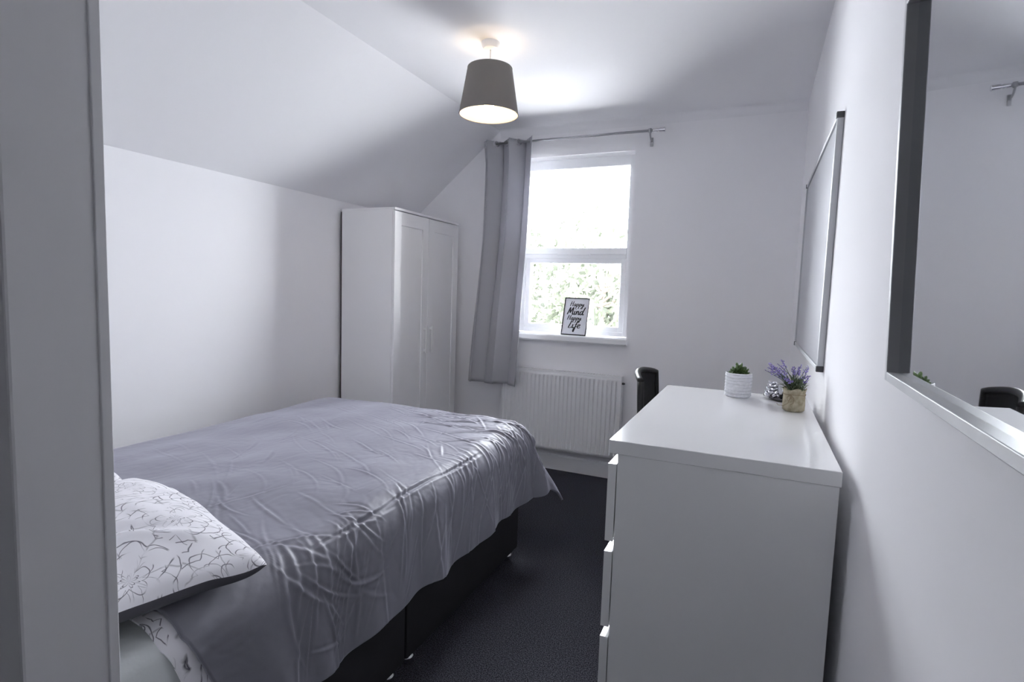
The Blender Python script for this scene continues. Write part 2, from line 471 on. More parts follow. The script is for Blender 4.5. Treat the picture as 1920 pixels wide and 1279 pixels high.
# ------------------------------------------------------------------ curtain rod and curtain
ROY, ROZ = 3.880, 2.487
rod = empty('curtain_rod', (-1.3, ROY, ROZ))
tag(rod, 'thin silver curtain rod above the window with a ridged finial', 'curtain rod')
MB().tube([(-.66, 0, 0), (0, 0, 0), (.60, 0, 0)], .0085, 14).build('pole', M['steel'], rod, smooth=True)
fin = MB()
for (a, b, rr) in ((.575, .600, .0105), (.600, .606, .0125), (.606, .616, .010), (.616, .622, .0135), (.622, .650, .0145), (.650, .656, .0165)):
    fin.tube([(a, 0, 0), ((a+b)/2, 0, 0), (b, 0, 0)], rr, 18)
fin.build('finial', M['chrome'], rod, smooth=math.radians(40))
fin2 = MB().tube([(-.69, 0, 0), (-.675, 0, 0), (-.655, 0, 0)], .014, 18)
fin2.build('finial', M['chrome'], rod, smooth=math.radians(40))
for bxx in (.555, -.63):
    b = MB()
    b.tube([(bxx, 0, .013), (bxx, .0, -.013)], .012, 12)
    b.tube([(bxx, 0, -.010), (bxx, .012, -.030), (bxx, .040, -.046), (bxx, .083, -.052)], .0055, 10)
    b.box(bxx-.010, bxx+.010, .081, .0872, -.085, -.025, .003)
    b.build('bracket', M['steel'], rod, smooth=math.radians(40))

cur = empty('curtain', (-1.80, ROY, .65))
tag(cur, 'grey eyelet curtain gathered at one side of the window', 'curtain')
NU, NV = 220, 60
ztop, zbot = 2.512-.65, 0.0
vv = np.zeros((NV+1, NU+1, 3))
uu = np.linspace(0, 1, NU+1)
for j in range(NV+1):
    t = j/NV                                   # 0 top, 1 bottom
    xl_ = (-1.995)*(1-t)+(-2.050)*t+.012*math.sin(t*5)
    xr_ = (-1.592)*(1-t)+(-1.655)*t
    if t < .09: xl_ -= .018*(1-t/.09)
    ph = 2*PI*2.25*uu+2.9+.35*t*np.sin(uu*6)
    amp = .055*(1-.15*t)+.012*np.sin(uu*9+1)*t
    # deep pleats: sideways swing makes the folds overlap a little
    x = xl_+(xr_-xl_)*uu + .022*np.sin(2*ph+.3)*(.6+.4*t)
    y = amp*np.sin(ph)
    y = y-.068*max(0, (t-.35)/.65)**1.2
    y += .004*np.sin(uu*31+t*4)*t+.003*np.sin(uu*17-t*9)
    # pinch right under the heading
    z = ztop*(1-t)+zbot*t
    vv[j, :, 0] = x+1.80; vv[j, :, 1] = y; vv[j, :, 2] = z+.006*np.sin(uu*12)*(t > .97)-.004*np.cos(ph)*(t < .02)
idx = np.arange((NV+1)*(NU+1)).reshape(NV+1, NU+1)
ff = np.stack([idx[:-1, :-1], idx[:-1, 1:], idx[1:, 1:], idx[1:, :-1]], -1).reshape(-1, 4)
cm = bpy.data.meshes.new('curtain_cloth')
cm.from_pydata(vv.reshape(-1, 3).tolist(), [], ff.tolist())
co = link('cloth', cm, M['curtain'], cur, smooth=True)
sm = co.modifiers.new('thick', 'SOLIDIFY'); sm.thickness = .003; sm.offset = 0
# eyelets where the cloth crosses the pole
ph0 = 2*PI*2.25*uu+2.9
for k in range(1, NU):
    if math.sin(ph0[k-1])*math.sin(ph0[k]) < 0:
        p = vv[1, k]; q = vv[1, k+1]-vv[1, k-1]
        ang = math.atan2(q[1], q[0])
        ring_ = MB()
        ring_.tube([(.021*math.cos(a), 0, .021*math.sin(a)) for a in [2*PI*i/24 for i in range(25)]], .0042, 8)
        ring_.build('eyelet', M['chrome'], cur, smooth=True, loc=(p[0], p[1], ROZ-.65), rot=(0, 0, ang))

# ------------------------------------------------------------------ framed print on the sill
FWD, FHT = .200, .292
fp = empty('framed_print', (-1.262, 3.972, 1.0535))
tag(fp, 'small black framed print of lettering leaning on the window sill', 'picture')
fp.rotation_euler = (-math.radians(15), 0, math.radians(-2))
hw2 = FWD/2
fb = MB()
bw = .0065
fb.box(-hw2, -hw2+bw, 0, .014, 0, FHT, .001).box(hw2-bw, hw2, 0, .014, 0, FHT, .001)
fb.box(-hw2+bw, hw2-bw, 0, .014, 0, bw, .001).box(-hw2+bw, hw2-bw, 0, .014, FHT-bw, FHT, .001)
fb.build('frame', M['black'], fp)
paper = mat('print_paper', (.78, .79, .84), .6); add_bump(paper, 200, .03, .0003)
MB().box(-hw2+bw-.001, hw2-bw+.001, .006, .010, bw-.001, FHT-bw+.001).build('print', paper, fp)
ink = mat('print_ink', (.012, .012, .014), .6); add_bump(ink, 200, .03, .0003)
GLY = {
 'H': ([[(.05, .0), (.12, .5), (.2, 1.0)], [(.5, .0), (.55, .5), (.62, 1.0)], [(.0, .45), (.3, .55), (.6, .55)]], .72),
 'a': ([[(.42, .42), (.25, .5), (.08, .3), (.1, .05), (.25, .02), (.4, .25), (.45, .5), (.42, .15), (.5, .02), (.62, .12)]], .58),
 'p': ([[(.1, .5), (.1, .1), (.02, -.5)], [(.1, .25), (.25, .5), (.42, .4), (.38, .1), (.22, .0), (.12, .1)], [(.38, .1), (.6, .12)]], .54),
 'y': ([[(.05, .5), (.1, .15), (.25, .1), (.42, .5)], [(.44, .5), (.36, .0), (.22, -.5), (.05, -.45), (.15, -.2), (.6, .15)]], .55),
 'M': ([[(.0, .0), (.12, .5), (.22, 1.0), (.3, .5), (.36, .25), (.5, .65), (.66, 1.0), (.68, .5), (.74, .02), (.9, .1)]], .9),
 'i': ([[(.1, .5), (.08, .12), (.16, .0), (.32, .12)], [(.15, .72), (.17, .76)]], .3),
 'n': ([[(.05, .5), (.06, .0)], [(.06, .2), (.2, .48), (.34, .42), (.36, .1), (.42, .0), (.56, .1)]], .52),
 'd': ([[(.42, .42), (.22, .5), (.06, .25), (.15, .0), (.32, .08), (.46, .5), (.6, 1.05)], [(.46, .5), (.42, .1), (.52, .0), (.64, .1)]], .62),
 'L': ([[(.3, 1.0), (.18, .5), (.08, .05), (.3, .02), (.5, .12)]], .5),
 'f': ([[(.45, .85), (.38, 1.0), (.28, .8), (.2, .2), (.1, -.5), (.0, -.3), (.15, .1), (.45, .2)], [(.02, .5), (.4, .52)]], .42),
 'e': ([[(.05, .22), (.3, .3), (.32, .48), (.16, .48), (.06, .22), (.18, .0), (.45, .12)]], .46),
}
def smooth_line(p, k=5):
    out = []
    n = len(p)
    for i in range(n-1):
        p0 = p[max(i-1, 0)]; p1 = p[i]; p2 = p[i+1]; p3 = p[min(i+2, n-1)]
        for s in range(k):
            t = s/k
            out.append(tuple(.5*((2*p1[c])+(-p0[c]+p2[c])*t+(2*p0[c]-5*p1[c]+4*p2[c]-p3[c])*t*t+(-p0[c]+3*p1[c]-3*p2[c]+p3[c])*t**3) for c in (0, 1)))
    out.append(p[-1])
    return out
def write(word, cx, base, size, wt):
    m = MB()
    tot = sum(GLY[c][1] for c in word)
    x = cx-tot*size/2
    for c in word:
        strokes, adv = GLY[c]
        for st in strokes:
            pts = smooth_line([(x+(px+.18*(py-.3))*size, base+py*size) for (px, py) in st])
            vv_ = []; n = len(pts)
            for i, p in enumerate(pts):
                a = pts[max(i-1, 0)]; b = pts[min(i+1, n-1)]
                dx, dz = b[0]-a[0], b[1]-a[1]
                L = math.hypot(dx, dz) or 1e-6
                wd = wt*(.55+.9*abs(dz)/L)                       # thick down strokes
                nx_, nz_ = -dz/L*wd/2, dx/L*wd/2
                vv_ += [(p[0]+nx_, .0052, p[1]+nz_), (p[0]-nx_, .0052, p[1]-nz_), (p[0]+nx_, .0062, p[1]+nz_), (p[0]-nx_, .0062, p[1]-nz_)]
            m.add(vv_, [q for i in range(n-1) for q in ((4*i, 4*i+1, 4*i+5, 4*i+4), (4*i, 4*i+4, 4*i+6, 4*i+2), (4*i+1, 4*i+3, 4*i+7, 4*i+5))])
        x += adv*size
    m.build('lettering', ink, fp)
write('Happy', .004, .226, .038, .0042)
write('Mind', .000, .160, .056, .0062)
write('Happy', -.006, .118, .038, .0042)
write('Life', .002, .056, .058, .0060)

# ------------------------------------------------------------------ chest of drawers
CX0, CX1, CY0, CY1, CH = -.3145, .1877, 1.3196, 2.2935, 1.003
chest = empty('chest_of_drawers', ((CX0+CX1)/2, (CY0+CY1)/2, 0))
tag(chest, 'white glossy chest of drawers carrying two small potted plants', 'chest of drawers')
cx, cy = (CX0+CX1)/2, (CY0+CY1)/2
a0, a1, c0, c1 = CX0-cx, CX1-cx, CY0-cy, CY1-cy
W(MB().box(a0, a1, c0, c1, CH-.034, CH, .0018), 'top_panel', M['lacquer'], chest)
W(MB().box(a0+.024, a1-.003, c0+.003, c0+.022, 0, CH-.0345, .0008), 'side_panel', M['lacquer'], chest)
W(MB().box(a0+.024, a1-.003, c1-.022, c1-.003, 0, CH-.0345, .0008), 'side_panel', M['lacquer'], chest)
W(MB().box(a1-.012, a1-.004, c0+.022, c1-.022, .03, CH-.036), 'back_panel', M['lacquer'], chest)
W(MB().box(a0+.026, a0+.040, c0+.022, c1-.022, .0, CH-.036), 'front_rail', M['lacquer'], chest)
zt = CH-.060
pit = .2260
for k in range(4):
    z1 = zt-k*pit
    z0 = z1-pit+.027 if k < 3 else .035
    pr_ = [(a0+.001, z0), (a0+.0215, z0), (a0+.0215, z1), (a0+.001, z1-.001)]
    d = W(MB().prism(pr_, 1, c0+.003, c1-.003), 'drawer', M['lacquer'], chest)
W(MB().box(a0+.030, a0+.042, c0+.022, c1-.022, 0, .035), 'plinth', M['lacquer'], chest)

# ------------------------------------------------------------------ office chair tucked behind the chest
chair = empty('office_chair', (-.315, 3.25, 0), 0)
tag(chair, 'black mesh back office chair behind the chest of drawers', 'chair')
def backpt(s, z):
    """s -1..1 across the back (along Y), z height; curved, leaning back"""
    lean = -.05*(z-.5)
    bulge = .055*(s*s)
    wdt = .255*(1-.10*max(0, (z-.75))/.25)
    return Vector((-.275+lean+bulge, s*wdt, z))
bk = MB(); ns = 18; nzv = 14; vv = []; ff = []
for j in range(nzv+1):
    for i in range(ns+1):
        s = -1+2*i/ns; t = j/nzv
        z = .50+.39*t
        z += .030*(1-s*s)*(t**3)
        vv.append(backpt(s*.97, z))
for j in range(nzv):
    for i in range(ns):
        q = j*(ns+1)+i
        ff.append((q, q+1, q+ns+2, q+ns+1))
bk.add(vv, ff)
bo = W(bk, 'backrest', M['blackmesh'], chair, smooth=True)
sm = bo.modifiers.new('thick', 'SOLIDIFY'); sm.thickness = .006; sm.offset = 0
loop = []
for i in range(ns+1):
    s = -1+2*i/ns; loop.append(backpt(s, .895+.030*(1-s*s)))
for j in range(1, 13): loop.append(backpt(1, .895-.41*j/13))
for i in range(ns+1):
    s = 1-2*i/ns; loop.append(backpt(s, .485))
for j in range(1, 13): loop.append(backpt(-1, .485+.41*j/13))
loop.append(loop[0])
W(MB().tube(loop, .017, 10), 'back_frame', M['black'], chair, smooth=True)
seat = MB().box(-.23, .23, -.24, .24, .43, .50, .025)
W(seat, 'seat', M['blackmesh'], chair, smooth=math.radians(50))
W(MB().tube([(-.10, 0, .42), (-.27, 0, .42), (-.30, 0, .50), (-.295, 0, .62)], .018, 10), 'back_arm', M['black'], chair, smooth=True)
W(MB().tube([(0, 0, .10), (0, 0, .27)], .030, 16).tube([(0, 0, .27), (0, 0, .44)], .018, 16), 'gas_lift', M['black'], chair, smooth=math.radians(40))
for k in range(5):
    a = 2*PI*k/5+.3
    ca, sa = math.cos(a), math.sin(a)
    lg = W(MB().tube([(.02*ca, .02*sa, .115), (.15*ca, .15*sa, .095), (.28*ca, .28*sa, .075)], [.026, .020, .015], 8), 'leg', M['black'], chair, smooth=True)
    wx, wy = .28*ca, .28*sa
    W(MB().tube([(wx-.014*sa, wy+.014*ca, .0275), (wx+.014*sa, wy-.014*ca, .0275)], .0270, 18).tube([(wx, wy, .03), (wx, wy, .075)], .007, 8), 'caster', M['black'], lg, smooth=math.radians(40))

# ------------------------------------------------------------------ whiteboard and mirror on the right wall
BY0, BY1, BZ0, BZ1 = 2.045, 3.25, 1.135, 1.957
wb = empty('whiteboard', (XR, (BY0+BY1)/2, (BZ0+BZ1)/2))
tag(wb, 'large grey board with thin metal frame on the wall above the plants', 'board')
hy, hz = (BY1-BY0)/2, (BZ1-BZ0)/2
W(MB().box(-.013, -.003, -hy+.008, hy-.008, -hz+.008, hz-.008), 'panel', M['board'], wb)
for s in (-1, 1):
    W(MB().box(-.020, -.0005, s*(hy-.006)-.008, s*(hy-.006)+.008, -hz+.012, hz-.012, .002), 'frame', M['alu'], wb)
    W(MB().box(-.020, -.0005, -hy+.012, hy-.012, s*(hz-.006)-.008, s*(hz-.006)+.008, .002), 'frame', M['alu'], wb)
    for q in (-1, 1):
        W(MB().box(-.0225, -.0005, s*(hy-.0055)-.0095, s*(hy-.0055)+.0095, q*(hz-.006)-.010, q*(hz-.006)+.010, .002), 'corner_cap', M['dkplastic'], wb)

MY1, MY0, MZ0, MZ1 = .965, .05, 1.248, 1.790
mi = empty('mirror', (XR-.0105, (MY0+MY1)/2, MZ0))
mi.rotation_euler = (0, -math.radians(1.8), math.radians(-1.2))
tag(mi, 'large wall mirror in a deep silver grey box frame', 'mirror')
hy, hz = (MY1-MY0)/2, MZ1-MZ0
DP = .0310; FWm = .013
for s in (-1, 1):
    W(MB().box(-DP, -.002, s*(hy-FWm/2)-FWm/2, s*(hy-FWm/2)+FWm/2, 0, hz, .0012), 'frame_side', M['mframe'], mi)
W(MB().box(-DP, -.002, -hy+FWm, hy-FWm, 0, FWm, .0012), 'frame_rail', M['mframe'], mi)
W(MB().box(-DP, -.002, -hy+FWm, hy-FWm, hz-FWm, hz, .0012), 'frame_rail', M['mframe'], mi)
W(MB().box(-.0165, -.0130, -hy+FWm-.001, hy-FWm+.001, FWm-.001, hz-FWm+.001), 'mirror_glass', M['mirror'], mi)

# ------------------------------------------------------------------ bed: divan base, mattress
BXR, BXL, BYF, BYH, BSP = -1.050, -2.42, 2.525, .53, 1.535
bed = empty('divan_bed', ((BXR+BXL)/2, (BYF+BYH)/2, 0))
tag(bed, 'double divan bed with a charcoal fabric base in two halves', 'bed')
bxc, byc = (BXR+BXL)/2, (BYF+BYH)/2
hx = (BXR-BXL)/2
for (ya, yb) in ((BYH, BSP-.004), (BSP+.004, BYF)):
    bs = W(MB().box(-hx, hx, ya-byc, yb-byc, .048, .385, .010), 'base_section', M['divan'], bed, smooth=math.radians(40))
    for sx in (-1, 1):
        for yy in (ya+.055, yb-.055):
            W(MB().lathe([(0, 0), (.018, 0), (.024, .006), (.026, .020), (.024, .032), (.016, .038), (.012, .050), (0, .050)], (sx*(hx-.035), yy-byc, 0), 20), 'glide_foot', M['chrome'], bs, smooth=True)
mt = MB()
bm = bmesh.new()
bmesh.ops.create_cube(bm, size=1)
for v_ in bm.verts:
    v_.co = Vector((v_.co.x*2*hx, v_.co.y*(BYF-BYH), .387+(.5+v_.co.z)*.245))
bmesh.ops.bevel(bm, geom=bm.edges[:], offset=.035, segments=4, profile=.5, affect='EDGES')
mt.bm(bm)
W(mt, 'mattress', M['sheet'], bed, smooth=math.radians(50))

# ------------------------------------------------------------------ duvet (numpy cloth)
rs = np.random.RandomState(11)
def vnoise(x, y, seed):
    r = np.random.RandomState(seed); G = r.rand(64, 64)
    xi = np.floor(x).astype(int); yi = np.floor(y).astype(int)
    xf = x-xi; yf = y-yi
    xf = xf*xf*xf*(xf*(xf*6-15)+10); yf = yf*yf*yf*(yf*(yf*6-15)+10)
    g = lambda a, b: G[a % 64, b % 64]
    return (g(xi, yi)*(1-xf)+g(xi+1, yi)*xf)*(1-yf)+(g(xi, yi+1)*(1-xf)+g(xi+1, yi+1)*xf)*yf
DT = .672                                       # top of the duvet
XE, YE, XLE = -1.125, 2.570, -2.33              # where it starts to roll over the edges
HEAD = .715
NS, NT = 460, 470
s_len_r, s_len_l, t_len = .425, .34, .46
S = np.linspace(XLE-s_len_l, XE+s_len_r, NS)
Tt = np.linspace(HEAD, YE+t_len, NT)
S, Tt = np.meshgrid(S, Tt)
exr = np.maximum(S-XE, 0); exl = np.maximum(XLE-S, 0); ey = np.maximum(Tt-YE, 0)
Tt0 = Tt.copy()
ex_ = exr+exl
sgn = np.where(S > XE, 1, np.where(S < XLE, -1, 0))
e_ = np.sqrt(ex_**2+ey**2)+1e-9
dirx, diry = sgn*ex_/e_, ey/e_
e_ = e_*(1-.16*(2*np.abs(dirx)*diry)**2)
Rr = .105+.05*diry**2
el = Rr*PI/2
rnd = e_ < el
hor = np.where(rnd, Rr*np.sin(e_/Rr), Rr+(.10+.20*diry**2+.36*(np.abs(dirx)*diry)*2)*(e_-el))
drop = np.where(rnd, Rr*(1-np.cos(e_/Rr)), Rr+.97*(e_-el))
PX = np.clip(S, XLE, XE)+dirx*hor
PY = np.minimum(Tt, YE)+diry*hor
PZ = DT-drop
# gentle loft: filling makes the middle higher, the foot end fuller
topm = np.clip(1-e_/.12, 0, 1)
PZ += topm*(.020*(vnoise(S*3.1+3, Tt*2.6, 1)-.5)+.012*(vnoise(S*7, Tt*6+2, 2)-.5)+.012*np.sin(np.clip((S-XLE)/(XE-XLE), 0, 1)*PI))
PZ += .018*np.exp(-((Tt-2.45)/.30)**2)*topm
# head end of the hanging side sweeps towards the foot as it drops
PY += np.clip(1-(Tt-HEAD)/.5, 0, 1)*np.clip((exr-.10)/.35, 0, 1)*.135
# wavy drape of the hanging sides
hang = np.clip((e_-.10)/.30, 0, 1)
wav = .010*np.sin(Tt*15.0+1.5*np.sin(Tt*4.1)+exr*3)+.006*np.sin(Tt*31+2+2*np.sin(S*2))
wavf = .014*np.sin(S*16+1.3*np.sin(S*5))
PX += hang*dirx*(wav*np.abs(dirx)+wavf*diry*.5)
PY += hang*diry*wavf
hemz = .006*np.sin(Tt*9+1)+.004*np.sin(Tt*21)
PZ += hang*hemz*np.abs(dirx)
# creases: many curved strokes, each a soft ridge with a valley beside it
Hh = np.zeros_like(S)
def crease(x0, y0, ang, L, wd, amp, bend):
    c, s = math.cos(ang), math.sin(ang)
    dx, dy = S-x0, Tt-y0
    a = dx*c+dy*s
    b = -dx*s+dy*c-bend*(a/L)**2*L
    m = np.abs(a) < L
    f = np.zeros_like(S)
    ta = a[m]/L
    env = (1-ta**2)**1.5
    q = b[m]/(wd*(.5+.7*env))
    f[m] = env*(np.exp(-q*q)-.65*np.exp(-((q-1.5)/1.1)**2))
    Hh[...] += amp*f
for k in range(140):           # on top, running towards the open side
    x0 = rs.uniform(-2.25, -1.08); y0_ = rs.uniform(.95, 2.7)
    dens = (x0+2.3)/1.25
    if rs.rand() > .30+.70*dens: continue
    ang = rs.normal(-.50, .22) if y0_ < 2.1 else rs.normal(-.15, .35)
    crease(x0, y0_, ang, rs.uniform(.08, .26), rs.uniform(.0035, .0065), rs.uniform(.0016, .0036)*(.5+.6*dens), rs.normal(-.12, .16))
for k in range(80):            # down the hanging side
    x0 = XE+rs.uniform(.05, .34); y0_ = rs.uniform(.90, 2.75)
    crease(x0, y0_, rs.normal(-.30, .22), rs.uniform(.10, .26), rs.uniform(.004, .009), rs.uniform(.0022, .0052), rs.normal(0, .14))
for k in range(44):            # over the corner at the foot
    x0 = XE+rs.uniform(-.30, .25); y0_ = rs.uniform(2.15, 2.85)
    crease(x0, y0_, rs.normal(.25, .28), rs.uniform(.10, .26), rs.uniform(.004, .008), rs.uniform(.0025, .0050), rs.normal(0, .15))
for k in range(16):            # crumpled patch beside the pillow
    x0 = XE+rs.uniform(.0, .36); y0_ = rs.uniform(.95, 1.35)
    crease(x0, y0_, rs.normal(.75, .45), rs.uniform(.07, .18), rs.uniform(.004, .007), rs.uniform(.0025, .0050), rs.normal(0, .22))
for k in range(14):            # faint long folds along the bed
    crease(rs.uniform(-2.3, -1.3), rs.uniform(1.0, 2.4), PI/2+rs.normal(0, .20), rs.uniform(.15, .35), rs.uniform(.003, .006), rs.uniform(.0010, .0022), rs.normal(0, .1))
# the long break line where the filling drops over the mattress edge
for (y0_, L) in ((1.28, .22), (1.60, .24), (1.92, .22)):
    q_ = rs.normal(0, .006)
    crease(XE+.060+q_, y0_, PI/2+rs.normal(0, .03), L, .0055, -.0055, rs.normal(0, .03))
    crease(XE+.074+q_, y0_, PI/2+rs.normal(0, .03), L, .0070, .0035, rs.normal(0, .03))
n1 = vnoise(S*22+9*vnoise(S*4, Tt*4, 5), Tt*14+9*vnoise(S*4+9, Tt*4, 6), 7)
Hh += .0014*(np.abs(n1-.5)*2)*(.25+.75*np.clip((S+2.3)/1.2, 0, 1))
n2 = vnoise(S*60, Tt*45, 8)
Hh += .0007*(n2-.5)
# normals of the base sheet
P = np.stack([PX, PY, PZ], -1)
du = np.gradient(P, axis=1); dv = np.gradient(P, axis=0)
N = np.cross(du, dv); N /= np.linalg.norm(N, axis=-1, keepdims=True)+1e-12
P = P+N*Hh[..., None]
duv = bpy.data.meshes.new('duvet_cloth')
idx = np.arange(NS*NT).reshape(NT, NS)
ff = np.stack([idx[:-1, :-1], idx[:-1, 1:], idx[1:, 1:], idx[1:, :-1]], -1).reshape(-1, 4)
org = np.array([bxc, byc, DT])
P0 = (P-org).reshape(-1, 3)
duv.vertices.add(len(P0)); duv.vertices.foreach_set('co', P0.ravel().astype(np.float32))
duv.loops.add(ff.size); duv.loops.foreach_set('vertex_index', ff.ravel().astype(np.int32))
duv.polygons.add(len(ff)); duv.polygons.foreach_set('loop_start', np.arange(0, ff.size, 4, dtype=np.int32))
duv.update(calc_edges=True)
M['duvet'] = mat('grey_duvet_satin', (.205, .202, .240), .54, spec=.42, Sheen_Weight=.40, Sheen_Roughness=.45)
M['duvet'].node_tree.nodes['Principled BSDF'].inputs['Sheen Tint'].default_value = (.85, .85, 1, 1)
add_bump(M['duvet'], 90, .10, .002, 5)
dv_o = empty('duvet', (bxc, byc, DT))
tag(dv_o, 'crumpled grey duvet spread over the bed and hanging down its side', 'duvet')
dc = link('cover', duv, M['duvet'], dv_o, smooth=True)
sm = dc.modifiers.new('thick', 'SOLIDIFY'); sm.thickness = .012; sm.offset = -1

# line drawn floral print, procedural
def floral(name, base, line, sc=5.0, seed=0.0):
    m = mat(name, base, .8, spec=.15)
    n, l, b = nodes(m)
    tc = n.new('ShaderNodeTexCoord')
    mp = n.new('ShaderNodeMapping'); mp.inputs['Location'].default_value = (seed, seed*.7, 0)
    l.new(tc.outputs['Object'], mp.inputs['Vector'])
    nz = n.new('ShaderNodeTexNoise'); nz.inputs['Scale'].default_value = 9; nz.inputs['Detail'].default_value = 3
    l.new(mp.outputs[0], nz.inputs['Vector'])
    sub = n.new('ShaderNodeVectorMath'); sub.operation = 'SUBTRACT'; sub.inputs[1].default_value = (.5, .5, .5)
    l.new(nz.outputs['Color'], sub.inputs[0])
    scl = n.new('ShaderNodeVectorMath'); scl.operation = 'SCALE'; scl.inputs['Scale'].default_value = .05
    l.new(sub.outputs[0], scl.inputs[0])
    ad = n.new('ShaderNodeVectorMath'); ad.operation = 'ADD'
    l.new(mp.outputs[0], ad.inputs[0]); l.new(scl.outputs[0], ad.inputs[1])
    # peonies: scalloped rings of petals around scattered centres
    def math_(op, a, b_=None, c=None):
        k = n.new('ShaderNodeMath'); k.operation = op
        for q, x in enumerate((a, b_, c)):
            if x is None: continue
            if isinstance(x, (int, float)): k.inputs[q].default_value = x
            else: l.new(x, k.inputs[q])
        return k.outputs[0]
    vor = n.new('ShaderNodeTexVoronoi'); vor.voronoi_dimensions = '2D'; vor.inputs['Scale'].default_value = sc
    vor.inputs['Randomness'].default_value = .8
    l.new(ad.outputs[0], vor.inputs['Vector'])
    sx_ = n.new('ShaderNodeSeparateXYZ'); l.new(ad.outputs[0], sx_.inputs[0])
    sp2 = n.new('ShaderNodeSeparateXYZ'); l.new(vor.outputs['Position'], sp2.inputs[0])
    dx_ = math_('SUBTRACT', sx_.outputs[0], sp2.outputs[0]); dy_ = math_('SUBTRACT', sx_.outputs[1], sp2.outputs[1])
    an = math_('ARCTAN2', dy_, dx_)
    rr_ = math_('POWER', math_('ADD', math_('MULTIPLY', dx_, dx_), math_('MULTIPLY', dy_, dy_)), .5)
    def petals(K, na, ph_, amp, wd):
        sc_a = math_('ABSOLUTE', math_('SINE', math_('MULTIPLY_ADD', an, na, ph_)))
        f = math_('FRACT', math_('MULTIPLY_ADD', rr_, K, math_('MULTIPLY', math_('SUBTRACT', 1.0, sc_a), amp)))
        g_ = math_('MULTIPLY', math_('SUBTRACT', f, .5), 2.0)
        return math_('SUBTRACT', 1.0, math_('SMOOTH_MIN', math_('MULTIPLY', math_('ABSOLUTE', g_), 1.0/wd), 1.0, .1))
    p1 = petals(36.0, 2.5, .3, .75, .13)
    p2 = petals(27.0, 3.5, 1.2, .9, .10)
    ray = math_('SUBTRACT', 1.0, math_('SMOOTH_MIN', math_('MULTIPLY', math_('ABSOLUTE', math_('SINE', math_('MULTIPLY', an, 4.0))), 7.0), 1.0, .1))
    mx_ = n.new('ShaderNodeMath'); mx_.operation = 'MAXIMUM'; l.new(p1, mx_.inputs[0]); l.new(math_('MAXIMUM', p2, math_('MULTIPLY', ray, .5)), mx_.inputs[1])
    # break the lines up
    bk_ = n.new('ShaderNodeTexNoise'); bk_.inputs['Scale'].default_value = 22; bk_.inputs['Detail'].default_value = 1
    l.new(tc.outputs['Object'], bk_.inputs['Vector'])
    br = n.new('ShaderNodeMapRange'); br.inputs['From Min'].default_value = .40; br.inputs['From Max'].default_value = .50
    l.new(bk_.outputs['Fac'], br.inputs['Value'])
    m3 = n.new('ShaderNodeMath'); m3.operation = 'MULTIPLY'; l.new(mx_.outputs[0], m3.inputs[0]); l.new(br.outputs[0], m3.inputs[1])
    mix = n.new('ShaderNodeMix'); mix.data_type = 'RGBA'
    mix.inputs['A'].default_value = (*base, 1); mix.inputs['B'].default_value = (*line, 1)
    l.new(m3.outputs[0], mix.inputs['Factor'])
    l.new(mix.outputs['Result'], b.inputs['Base Color'])
    return m
M['floral'] = floral('white_floral_cotton', (.82, .81, .85), (.055, .05, .075))
# patterned inner border of the duvet showing along its head end
hem = MB()
k0 = int(NS*.30)
rowp = P[0]; row1 = P[3]
vv = []; ff = []
cols = list(range(k0, NS, 3))
for q, i in enumerate(cols):
    p = Vector(rowp[i]); d = (Vector(rowp[i])-Vector(row1[i]))
    d = Vector((0, -1, 0))*.8+d.normalized()*.2
    nrm = Vector(N[0][i])
    dr = max(0, min(1, (S[0, i]-XE-.12)/.3))
    wdt = .040+.018*dr
    for (f_, off) in ((-.03, -.014), (wdt*.5, -.014), (wdt, -.017), (wdt, -.021), (-.03, -.020)):
        vv.append(p+d*f_+nrm*off-Vector(org))
nq = 5
for q in range(len(cols)-1):
    for k in range(nq):
        k2 = (k+1) % nq
        ff.append((q*nq+k, q*nq+k2, (q+1)*nq+k2, (q+1)*nq+k))
hem.add(vv, ff)
tag(hem.build('inner_border', M['floral'], dv_o, smooth=math.radians(60)), 'white patterned inner border')

